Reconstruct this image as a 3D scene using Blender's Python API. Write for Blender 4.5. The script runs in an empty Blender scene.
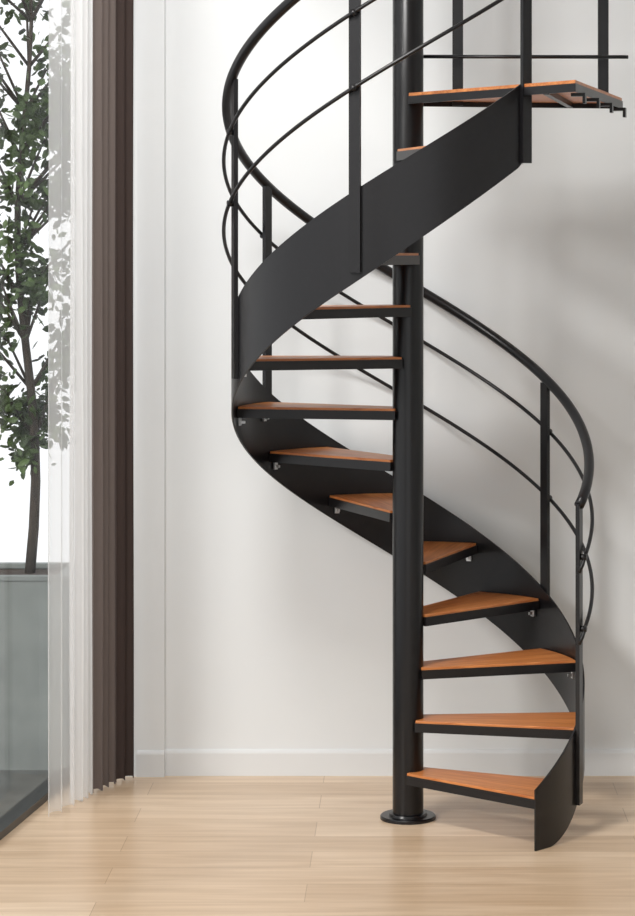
import bpy, bmesh, math, random
from mathutils import Vector, Matrix
random.seed(7)
sc = bpy.context.scene
sc.view_settings.view_transform = 'Standard'
D = math.radians
def s2l(c):
    return tuple(((v/255)/12.92 if v/255 <= .04045 else ((v/255+.055)/1.055)**2.4) for v in c)+(1,)

# ---------- materials ----------
def mat(name, col, rough=.5, metal=0, spec=.5):
    m = bpy.data.materials.new(name); m.use_nodes = True
    b = m.node_tree.nodes['Principled BSDF']
    b.inputs['Base Color'].default_value = s2l(col)
    b.inputs['Roughness'].default_value = rough
    b.inputs['Metallic'].default_value = metal
    b.inputs['Specular IOR Level'].default_value = spec
    return m
def noisy(m, c1, c2, scale=(1,1,1), nscale=5, bump=0, coord='Object', detail=6, lo=.3, hi=.7, dist=0):
    nt = m.node_tree; N = nt.nodes; L = nt.links; b = N['Principled BSDF']
    tc = N.new('ShaderNodeTexCoord'); mp = N.new('ShaderNodeMapping'); mp.inputs['Scale'].default_value = scale
    no = N.new('ShaderNodeTexNoise'); no.inputs['Scale'].default_value = nscale; no.inputs['Detail'].default_value = detail
    no.inputs['Distortion'].default_value = dist
    cr = N.new('ShaderNodeValToRGB'); cr.color_ramp.elements[0].color = s2l(c1); cr.color_ramp.elements[1].color = s2l(c2)
    cr.color_ramp.elements[0].position = lo; cr.color_ramp.elements[1].position = hi
    L.new(tc.outputs[coord], mp.inputs[0]); L.new(mp.outputs[0], no.inputs['Vector']); L.new(no.outputs['Fac'], cr.inputs[0])
    L.new(cr.outputs[0], b.inputs['Base Color'])
    if bump:
        bp = N.new('ShaderNodeBump'); bp.inputs['Strength'].default_value = bump; bp.inputs['Distance'].default_value = .01
        L.new(no.outputs['Fac'], bp.inputs['Height']); L.new(bp.outputs[0], b.inputs['Normal'])
    return m
M_black = noisy(mat('black_steel', (17,16,18), .32, spec=.42), (15,14,16), (19,18,20), nscale=60, bump=.01)
M_pole = mat('black_pole', (12,11,13), .28, spec=.42)
M_zinc = mat('zinc', (200,200,200), .3, 1)
M_wood = noisy(mat('orange_oak', (200,118,62), .38), (168,94,44), (214,140,80), scale=(.8,14,14), nscale=3.2, bump=.02, lo=.3, hi=.72, detail=9, dist=1.1)
M_wall = noisy(mat('wall_plaster', (222,224,225), .85, spec=.2), (216,219,221), (221,224,225), nscale=1.2, detail=3)
M_trim = mat('trim_paint', (214,216,217), .6, spec=.3)
M_ceil = mat('ceiling_paint', (235,235,233), .9)
M_frame = mat('dark_window_frame', (45,46,46), .4)
M_planter = noisy(mat('planter_stone', (120,130,126), .7), (112,118,116), (126,132,129), nscale=8)
M_soil = mat('soil', (50,38,28), .95)
M_bark = noisy(mat('bark', (50,42,34), .9), (40,33,27), (62,52,42), scale=(4,4,1), nscale=14, bump=.4)
M_patio = noisy(mat('patio_stone', (90,94,92), .7), (70,74,73), (98,102,100), nscale=4)
M_leaf = mat('leaf', (70,92,52), .5, spec=.3)
noisy(M_leaf, (22,34,18), (84,106,58), nscale=7)

# floor planks
M_floor = mat('oak_floor', (225,200,170), .28, spec=.45)
def floor_mat(m):
    nt = m.node_tree; N = nt.nodes; L = nt.links; b = N['Principled BSDF']
    tc = N.new('ShaderNodeTexCoord'); mp = N.new('ShaderNodeMapping'); mp.inputs['Location'].default_value = (.35,.06,0)
    br = N.new('ShaderNodeTexBrick'); br.offset = .37; br.inputs['Scale'].default_value = 1
    br.inputs['Brick Width'].default_value = 1.9; br.inputs['Row Height'].default_value = .22
    br.inputs['Mortar Size'].default_value = .0014; br.inputs['Mortar Smooth'].default_value = .3
    br.inputs['Color1'].default_value = s2l((225,202,175)); br.inputs['Color2'].default_value = s2l((204,178,149))
    br.inputs['Mortar'].default_value = s2l((172,144,114))
    L.new(tc.outputs['Object'], mp.inputs[0]); L.new(mp.outputs[0], br.inputs['Vector'])
    m2 = N.new('ShaderNodeMapping'); m2.inputs['Scale'].default_value = (.7,9,1)
    no = N.new('ShaderNodeTexNoise'); no.inputs['Scale'].default_value = 2.4; no.inputs['Detail'].default_value = 7; no.inputs['Distortion'].default_value = .5
    L.new(tc.outputs['Object'], m2.inputs[0]); L.new(m2.outputs[0], no.inputs['Vector'])
    cr = N.new('ShaderNodeValToRGB'); cr.color_ramp.elements[0].color = s2l((222,212,200)); cr.color_ramp.elements[1].color = (1,1,1,1)
    cr.color_ramp.elements[0].position = .3; cr.color_ramp.elements[1].position = .68
    L.new(no.outputs['Fac'], cr.inputs[0])
    mx = N.new('ShaderNodeMixRGB'); mx.blend_type = 'MULTIPLY'; mx.inputs[0].default_value = .8
    L.new(br.outputs['Color'], mx.inputs[1]); L.new(cr.outputs[0], mx.inputs[2]); L.new(mx.outputs[0], b.inputs['Base Color'])
floor_mat(M_floor)

def cloth(name, col, transp, transl=.5):
    m = bpy.data.materials.new(name); m.use_nodes = True; nt = m.node_tree; N = nt.nodes; L = nt.links
    N.remove(N['Principled BSDF']); out = N['Material Output']
    d = N.new('ShaderNodeBsdfDiffuse'); t = N.new('ShaderNodeBsdfTranslucent'); tr = N.new('ShaderNodeBsdfTransparent')
    d.inputs[0].default_value = s2l(col); t.inputs[0].default_value = s2l(col)
    a = N.new('ShaderNodeMixShader'); a.inputs[0].default_value = transl
    L.new(d.outputs[0], a.inputs[1]); L.new(t.outputs[0], a.inputs[2])
    b = N.new('ShaderNodeMixShader'); b.inputs[0].default_value = transp
    L.new(a.outputs[0], b.inputs[1]); L.new(tr.outputs[0], b.inputs[2]); L.new(b.outputs[0], out.inputs[0])
    w = N.new('ShaderNodeTexNoise'); w.inputs['Scale'].default_value = 300
    bp = N.new('ShaderNodeBump'); bp.inputs['Strength'].default_value = .05; L.new(w.outputs[0], bp.inputs['Height']); L.new(bp.outputs[0], d.inputs['Normal'])
    return m
M_sheer = cloth('sheer_fabric', (246,246,246), .50)
M_sheer2 = cloth('sheer_fabric_dense', (240,240,240), .10)
M_taupe = cloth('taupe_fabric', (118,108,104), .0, .2)
M_dark = cloth('dark_brown_fabric', (74,64,61), .0, .1)
M_glass = bpy.data.materials.new('window_glass'); M_glass.use_nodes = True
nt = M_glass.node_tree; nt.nodes.remove(nt.nodes['Principled BSDF'])
_t = nt.nodes.new('ShaderNodeBsdfTransparent'); _g = nt.nodes.new('ShaderNodeBsdfGlossy'); _g.inputs['Roughness'].default_value = .02
_m = nt.nodes.new('ShaderNodeMixShader'); _m.inputs[0].default_value = .05
nt.links.new(_t.outputs[0], _m.inputs[1]); nt.links.new(_g.outputs[0], _m.inputs[2]); nt.links.new(_m.outputs[0], nt.nodes['Material Output'].inputs[0])

# ---------- mesh helpers ----------
def obj(name, verts, faces, m, parent=None, smooth=False):
    me = bpy.data.meshes.new(name); me.from_pydata([tuple(v) for v in verts], [], faces); me.materials.append(m)
    bm = bmesh.new(); bm.from_mesh(me); bmesh.ops.recalc_face_normals(bm, faces=bm.faces); bm.to_mesh(me); bm.free()
    if smooth:
        for p in me.polygons: p.use_smooth = True
    o = bpy.data.objects.new(name, me); sc.collection.objects.link(o)
    if parent: o.parent = parent
    return o
def empty(name, loc=(0,0,0)):
    o = bpy.data.objects.new(name, None); o.location = loc; o.empty_display_size = .1; sc.collection.objects.link(o); return o
BF = [(0,1,2,3),(7,6,5,4),(0,4,5,1),(1,5,6,2),(2,6,7,3),(3,7,4,0)]
def box(name, lo, hi, m, parent=None):
    x0,y0,z0 = lo; x1,y1,z1 = hi
    v = [(x0,y0,z0),(x1,y0,z0),(x1,y1,z0),(x0,y1,z0),(x0,y0,z1),(x1,y0,z1),(x1,y1,z1),(x0,y1,z1)]
    return obj(name, v, BF, m, parent)
def beam(name, p, q, w, h, m, parent=None):
    p = Vector(p); q = Vector(q); d = (q-p).normalized(); n = Vector((-d.y,d.x,0)).normalized()*w/2; u = Vector((0,0,h))
    v = [p-n,q-n,q+n,p+n,p-n+u,q-n+u,q+n+u,p+n+u]
    return obj(name, v, BF, m, parent)
def prism(name, poly, z0, z1, m, parent=None):
    n = len(poly); v = [(x,y,z0) for x,y in poly]+[(x,y,z1) for x,y in poly]
    f = [tuple(range(n))[::-1], tuple(range(n,2*n))]+[(i,(i+1)%n,n+(i+1)%n,n+i) for i in range(n)]
    return obj(name, v, f, m, parent)
def offset_poly(poly, d):
    n = len(poly); out = []
    for i in range(n):
        a = Vector(poly[i-1]); b = Vector(poly[i]); c = Vector(poly[(i+1)%n])
        e1 = (b-a).normalized(); e2 = (c-b).normalized()
        n1 = Vector((-e1.y,e1.x)); n2 = Vector((-e2.y,e2.x)); k = (n1+n2); k = k/(k.dot(n1)) if k.length > 1e-6 else n1
        out.append(tuple(b+k*d))
    return out
def ring(name, poly, th, z0, z1, m, parent=None):
    n = len(poly); inn = offset_poly(poly, th)
    v = [(x,y,z0) for x,y in poly]+[(x,y,z1) for x,y in poly]+[(x,y,z0) for x,y in inn]+[(x,y,z1) for x,y in inn]
    f = []
    for i in range(n):
        j = (i+1)%n
        f += [(i,j,n+j,n+i),(2*n+i,3*n+i,3*n+j,2*n+j),(i,2*n+i,2*n+j,j),(n+i,n+j,3*n+j,3*n+i)]
    return obj(name, v, f, m, parent)
def tube(name, pts, r, m, parent=None, seg=14, caps=True):
    pts = [Vector(p) for p in pts]; v = []; f = []
    N = len(pts); rr = r if hasattr(r,'__len__') else [r]*N
    for i,p in enumerate(pts):
        t = (pts[min(i+1,N-1)]-pts[max(i-1,0)]).normalized()
        up = Vector((0,0,1)) if abs(t.z) < .95 else Vector((1,0,0))
        a = t.cross(up).normalized(); b = a.cross(t)
        for k in range(seg):
            an = 2*math.pi*k/seg; v.append(p+(a*math.cos(an)+b*math.sin(an))*rr[i])
    for i in range(N-1):
        for k in range(seg):
            k2 = (k+1)%seg; f.append((i*seg+k,i*seg+k2,(i+1)*seg+k2,(i+1)*seg+k))
    if caps: f += [tuple(range(seg))[::-1], tuple(range((N-1)*seg,N*seg))]
    return obj(name, v, f, m, parent, True)
def lathe(name, prof, m, parent=None, seg=64):
    v = []; f = []
    for r,z in prof:
        for k in range(seg):
            a = 2*math.pi*k/seg; v.append((r*math.cos(a), r*math.sin(a), z))
    n = len(prof)
    for i in range(n-1):
        for k in range(seg):
            k2 = (k+1)%seg; f.append((i*seg+k,i*seg+k2,(i+1)*seg+k2,(i+1)*seg+k))
    f += [tuple(range(seg))[::-1], tuple(range((n-1)*seg,n*seg))]
    o = obj(name, v, f, m, parent, True)
    md = o.modifiers.new('es','EDGE_SPLIT'); md.split_angle = D(35)
    return o

# ---------- SPIRAL STAIRCASE ----------
stair = empty('spiral_staircase')
RISE = .2; STEP = 27.4; A0 = -45.0; NT = 13
def zt(a): return RISE*((a-A0)/STEP+1)
def P(r,a,z): return (r*math.cos(D(a)), r*math.sin(D(a)), z)
lathe('base_flange', [(.108,0),(.108,.010),(.104,.014),(.075,.014),(.072,.022),(.062,.024)], M_pole, stair)
lathe('central_pole', [(.060,.012),(.060,3.95),(.055,3.965),(.02,3.98)], M_pole, stair)
HA = STEP/2
RT = .672
for n in range(1, NT+1):
    ac = A0+STEP*(n-1)+HA
    grp = empty('tread_%02d'%n, (0,0,RISE*n-.018)); grp.parent = stair; grp.rotation_euler = (0,0,D(ac))
    poly = [(.03,-.066)]+[(RT*math.cos(D(t)),RT*math.sin(D(t))) for t in [-HA+.2+(STEP-.4)*i/8 for i in range(9)]]+[(.03,.066)]
    ring('tread_%02d_frame'%n, poly, .005, -.036, -.001, M_black, grp)
    inn = offset_poly(poly, .003)
    w = prism('tread_%02d_board'%n, inn, -.012, .008, M_wood, grp)
    bv = w.modifiers.new('b','BEVEL'); bv.width = .002; bv.segments = 2; bv.limit_method = 'ANGLE'
    box('tread_%02d_rib'%n, (.06,-.012,-.034), (.668,.012,-.0125), M_black, grp)
    for k,sg in enumerate((-1,1)):
        a = sg*(HA-3.2)
        c = Vector((.66*math.cos(D(a)), .66*math.sin(D(a)), 0)); 
        b1 = box('tread_%02d_bracket_%d'%(n,k+1), (.002,-.010,-.068), (.010,.010,-.036), M_zinc, grp)
        b1.location = c; b1.rotation_euler = (0,0,D(a))
        b2 = box('tread_%02d_bolt_%d'%(n,k+1), (-.014,-.005,-.060), (.002,.005,-.050), M_zinc, grp)
        b2.location = c; b2.rotation_euler = (0,0,D(a))
# stringer
RS0, RS1 = .676, .683
def sm(t): t = max(0,min(1,t)); return t*t*(3-2*t)
def stringer():
    a0,a1 = -46.8, 309.5; n = 300; v=[]; f=[]
    def drop(a): return .262+.034*sm((a+20)/40)*sm((309-a)/60)
    for i in range(n+1):
        a = a0+(a1-a0)*i/n; z = zt(a)
        zb = z-drop(a)
        if a < -20:
            t = (a-a0)/(-20-a0); zb = (zt(-20)-.262)*(max(0,(t-.25)/.75))**1.6
        ztp = z+.036
        if a > 306: zb += .05*((a-306)/3.5)**2
        v += [P(RS0,a,zb),P(RS1,a,zb),P(RS1,a,ztp),P(RS0,a,ztp)]
    for i in range(n):
        b=i*4;c=b+4
        for k in range(4): f.append((b+k,b+(k+1)%4,c+(k+1)%4,c+k))
    f += [(0,1,2,3),(n*4+3,n*4+2,n*4+1,n*4)]
    o = obj('stringer', v, f, M_black, stair, True)
    md = o.modifiers.new('es','EDGE_SPLIT'); md.split_angle = D(40)
stringer()
HR = .88; RAILS = (.67,.40)
RP = .691
posts = [-21,36.5,90,145.5,198.5,254,308.5]
for i,a in enumerate(posts):
    z = zt(a); zb = max(z-.262, .10)
    p = box('baluster_%d'%(i+1), (-.008,-.021,zb), (.008,.021,z+HR-.01), M_black, stair)
    p.location = (RP*math.cos(D(a)), RP*math.sin(D(a)), 0); p.rotation_euler = (0,0,D(a))
RH = .700
hp = []
for i in range(221):
    a = -17+(309.5+17)*i/220; hp.append(P(RH,a,zt(a)+HR))
hp = [P(RH-.008,-21.3,zt(-21.3)+HR-.014),P(RH-.003,-19.5,zt(-19.5)+HR-.006)]+hp
tube('handrail', hp, .0195, M_black, stair, 18)
for k,h in enumerate(RAILS):
    rp = [P(.712,-20+(309.5+20)*i/220, zt(-20+(309.5+20)*i/220)+h) for i in range(221)]
    e = [P(.698,-23.0,zt(-22)+h-.05), P(.708,-22,zt(-22)+h-.02)]
    tube('infill_rod_%d'%(k+1), e+rp, .0075, M_black, stair, 10)
    for i,a in enumerate(posts):
        tube('rod_clamp_%d_%d'%(k+1,i+1), [P(.69,a,zt(a)+h), P(.720,a,zt(a)+h)], .012, M_black, stair, 14)

# landing
LZ = RISE*14-.002
corner_f = (.595,-.76); corner_b = (.855,.24)
lp = [(.0,-.07), corner_f, corner_b, (.0,.09)]
ring('landing_frame', lp, .006, LZ-.034, LZ-.004, M_black, stair)
ins = offset_poly(lp, .003)
prism('landing_board', ins, LZ-.014, LZ+.008, M_wood, stair)
beam('landing_crossbar_1', (.50,-.60,LZ-.034), (.64,.17,LZ-.034), .022, .02, M_black, stair)
fv = Vector(corner_f); bv_ = Vector(corner_b); ed = (bv_-fv).normalized(); en = Vector((ed.y,-ed.x))
for k,t in enumerate((.08,.36,.64,.94)):
    c = fv.lerp(bv_, t)
    q = c+en*.022
    beam('landing_hook_%d_arm'%(k+1), (c.x-en.x*.03,c.y-en.y*.03,LZ-.046), (q.x,q.y,LZ-.046), .03, .012, M_black, stair)
    q2 = c+en*.012
    beam('landing_hook_%d_lip'%(k+1), (q2.x,q2.y,LZ-.072), (q.x,q.y,LZ-.072), .03, .027, M_black, stair)
def gl(x): return .075+.175*(x/.86)
for k,x in enumerate((.195,.775)):
    box('guard_post_%d'%(k+1), (x-.021,gl(x)-.02,LZ-.03), (x+.021,gl(x)-.004,LZ+HR), M_black, stair)
for k,h in enumerate((.158,.42,.67)):
    tube('guard_rod_%d'%(k+1), [(.03,gl(.03)-.03,LZ+h),(.86,gl(.03)-.01,LZ+h)], .0075, M_black, stair, 10)
tube('guard_handrail', [(.03,gl(.03)-.012,LZ+HR),(.9,gl(.9)-.012,LZ+HR)], .0195, M_black, stair, 16)

# ---------- ROOM ----------
YB = .735; YF = -9.6; XR = 3.0; CZ = 4.6
def glx(y): return -1.52+(y+.336)*.125
fl = [(glx(YF)-.05,YF),(XR+.1,YF),(XR+.1,YB+.12),(glx(YB)-.05,YB+.12)]
prism('floor', fl, -.1, 0, M_floor)
box('wall_back', (glx(YB)+.0,YB,0), (XR+.1,YB+.12,CZ), M_wall)
box('trim_1', (-1.30,YB-.022,0), (-1.018,YB,CZ), M_wall)
box('wall_right', (XR,YF,0), (XR+.12,YB,CZ), M_wall)
prism('ceiling', [(glx(YF)-.2,YF),(XR+.12,YF),(XR+.12,YB+.12),(glx(YB)-.2,YB+.12)], CZ, CZ+.12, M_ceil)
def baseboard(name, x0, x1, y):
    prof = [(0,0),(-.012,0),(-.012,.094),(-.009,.102),(-.004,.108),(0,.110)]
    v=[]; n=len(prof)
    for x in (x0,x1): v += [(x,y+a,b) for a,b in prof]
    f = [tuple(range(n)), tuple(range(n,2*n))[::-1]]+[(i,(i+1)%n,n+(i+1)%n,n+i) for i in range(n)]
    return obj(name, v, f, M_trim)
bb = baseboard('baseboard_back', -1.018, XR, YB)
bb2 = baseboard('baseboard_back_return', -1.135, -1.018, YB-.022); bb2.parent = bb
YW0 = -5.2
prism('wall_left', [(glx(YF)-.12,YF),(glx(YF),YF),(glx(YW0),YW0),(glx(YW0)-.12,YW0)], 0, CZ, M_wall)
win = empty('window_1')
def wl(y,z,dx=0): return (glx(y)+dx, y, z)
beam('sill_track', wl(YW0,0,-.035), wl(YB,0,-.035), .07, .03, M_frame, win)
beam('head_track', wl(YW0,4.3,-.035), wl(YB,4.3,-.035), .07, .3, M_frame, win)
for k,y in enumerate((YW0+.03,-3.6,-2.0)):
    beam('stile_%d'%(k+1), wl(y-.03,.03,-.035), wl(y+.03,.03,-.035), .05, 4.27, M_frame, win)
beam('pane', wl(YW0+.05,.03,-.035), wl(YB-.01,.03,-.035), .006, 4.27, M_glass, win)

# ---------- CURTAINS ----------
def curtain(name, p, q, nf, amp, m, z0=.008, z1=4.25, ph=0, jitter=.3):
    p = Vector(p); q = Vector(q); d = q-p; L = d.length; d = d.normalized(); nrm = Vector((-d.y,d.x))
    cols = nf*14; rows = 14; v=[]; f=[]
    js = [random.uniform(1-jitter,1+jitter) for _ in range(nf+2)]
    for r in range(rows+1):
        z = z0+(z1-z0)*r/rows
        for c in range(cols+1):
            u = c/cols; t = u*nf
            a = amp*js[int(t)]*(1+.12*math.sin(z*1.7+int(t)))
            s_ = math.sin(2*math.pi*t+ph)
            off = a*math.copysign(abs(s_)**.75, s_)
            along = u*L+.3*amp*math.sin(4*math.pi*t+.5)
            pt = p+d*along+nrm*off
            zz = z-(.006*math.cos(2*math.pi*t) if r==0 else 0)
            v.append((pt.x,pt.y,max(zz,.002)))
    w = cols+1
    for r in range(rows):
        for c in range(cols): f.append((r*w+c,r*w+c+1,(r+1)*w+c+1,(r+1)*w+c))
    return obj(name, v, f, m, None, True)
curtain('sheer_curtain', (-1.392,.0), (-1.325,.20), 2, .016, M_sheer)
curtain('sheer_curtain.001', (-1.325,.215), (-1.285,.385), 3, .022, M_sheer2)
curtain('taupe_curtain', (-1.275,.40), (-1.215,.575), 3, .024, M_taupe)
curtain('dark_curtain', (-1.205,.585), (-1.150,.685), 2, .022, M_dark)
rod = tube('curtain_rail', [(-1.50,-.35,4.28),(-1.14,.70,4.28)], .014, M_frame)

# ---------- OUTSIDE ----------
prism('patio_ground', [(-5,-10),(glx(-10)-.1,-10),(glx(YB)-.1,YB+.12),(XR+1,YB+.12),(XR+1,3.4),(-5,3.4)], -.2, -.02, M_patio)
pt_ = empty('potted_tree')
outer = [(-3.2,.92),(-1.46,.92),(-1.46,1.36),(-3.2,1.36)]
ring('planter_box', outer, .04, -.02, .79, M_planter, pt_)
ring('planter_rim', offset_poly(outer,-.006), .052, .79, .808, M_planter, pt_)
prism('planter_soil', offset_poly(outer,.035), -.02, .785, M_soil, pt_)
def tree(name, base, crown_c, crown_r, nleaf, nb, t, leaf=.045, tr=.035, sp=.06):
    base = Vector(base); cc = Vector(crown_c)
    pts = []; top = Vector((cc.x,cc.y,cc.z+crown_r[2]*.6))
    for i in range(15):
        u = i/14; p = base.lerp(top,u); p.x += .03*math.sin(u*9); p.y += .04*math.sin(u*7+1); 
        pts.append(p)
    tube(name+'_trunk', pts, [tr*(1-.75*i/14) for i in range(15)], M_bark, t, 12)
    v=[]; f=[]; tips=[]
    for b in range(nb):
        while True:
            q = Vector([random.uniform(-1,1) for _ in range(3)])
            if .35 < q.length < 1: break
        e = Vector((cc.x+q.x*crown_r[0], cc.y+q.y*crown_r[1], cc.z+q.z*crown_r[2]))
        s = pts[min(14,max(3,int(14*(e.z-.25-base.z)/(top.z-base.z))))]
        mid = s.lerp(e,.5)+Vector((0,0,.05))
        tube(name+'_branch_%d'%b, [s,mid,e], [.008,.005,.0025], M_bark, t, 6)
        tips.append((s,mid,e))
    for i in range(nleaf):
        s,mid,e = random.choice(tips)
        u = random.uniform(.5,1.1)
        c = mid.lerp(e,(u-.5)*2)
        c = c+Vector([random.gauss(0,sp) for _ in range(3)])
        if c.y < .93: c.y = .93+random.uniform(0,.1)
        d = Vector([random.gauss(0,1),random.gauss(0,1),random.gauss(-.5,.7)]).normalized()
        w = d.cross(Vector([random.gauss(0,1) for _ in range(3)])).normalized(); L = leaf*random.uniform(.6,1.4)
        n_ = d.cross(w)
        k = len(v)
        v += [c, c+d*L*.35+w*L*.28, c+d*L*.75+w*L*.2, c+d*L, c+d*L*.75-w*L*.2, c+d*L*.35-w*L*.28, c+d*L*.5+n_*L*.07]
        f += [(k,k+1,k+6),(k+1,k+2,k+6),(k+2,k+3,k+6),(k+3,k+4,k+6),(k+4,k+5,k+6),(k+5,k,k+6)]
    obj(name+'_leaves', v, f, M_leaf, t)
tree('tree', (-1.66,1.16,.78), (-1.70,1.25,2.72), (.50,.22,1.5), 5600, 62, pt_, leaf=.048, tr=.024, sp=.05)
tree('back_tree', (-2.35,1.2,.78), (-2.3,1.3,2.6), (.5,.2,1.3), 3000, 36, pt_, leaf=.048)

# ---------- LIGHT ----------
w = bpy.data.worlds.new('World'); sc.world = w; w.use_nodes = True
bg = w.node_tree.nodes['Background']; bg.inputs[0].default_value = (.97,.985,1,1); bg.inputs[1].default_value = 1.2
def area(name, loc, target, sx, sy, power, col=(1,1,1)):
    l = bpy.data.lights.new(name,'AREA'); l.shape='RECTANGLE'; l.size=sx; l.size_y=sy; l.energy=power; l.color=col
    o = bpy.data.objects.new(name,l); sc.collection.objects.link(o); o.location = loc
    o.rotation_euler = (Vector(target)-Vector(loc)).to_track_quat('-Z','Y').to_euler(); return o
area('added_fill_light', (-1.0,-2.2,4.4), (-.3,.4,.5), .9, .9, 105, (1,.985,.965))  # added soft fill above the view, not a fixture of the room
sun = bpy.data.lights.new('sun','SUN'); sun.energy = 1.5; sun.angle = D(9); sun.color=(1,.97,.93)
so = bpy.data.objects.new('sun',sun); sc.collection.objects.link(so)
so.rotation_euler = Vector((.62,.75,-.5)).to_track_quat('-Z','Y').to_euler()

# ---------- CAMERA ----------
cam = bpy.data.cameras.new('camera'); co = bpy.data.objects.new('camera',cam); sc.collection.objects.link(co)
co.location = (0,-9,2.2); co.rotation_euler = (D(90),0,0)
cam.sensor_fit = 'VERTICAL'; cam.sensor_height = 36; cam.lens = 2322*36/916
cam.shift_x = -90.5/916; cam.shift_y = -207.5/916; cam.clip_end = 200
sc.camera = co
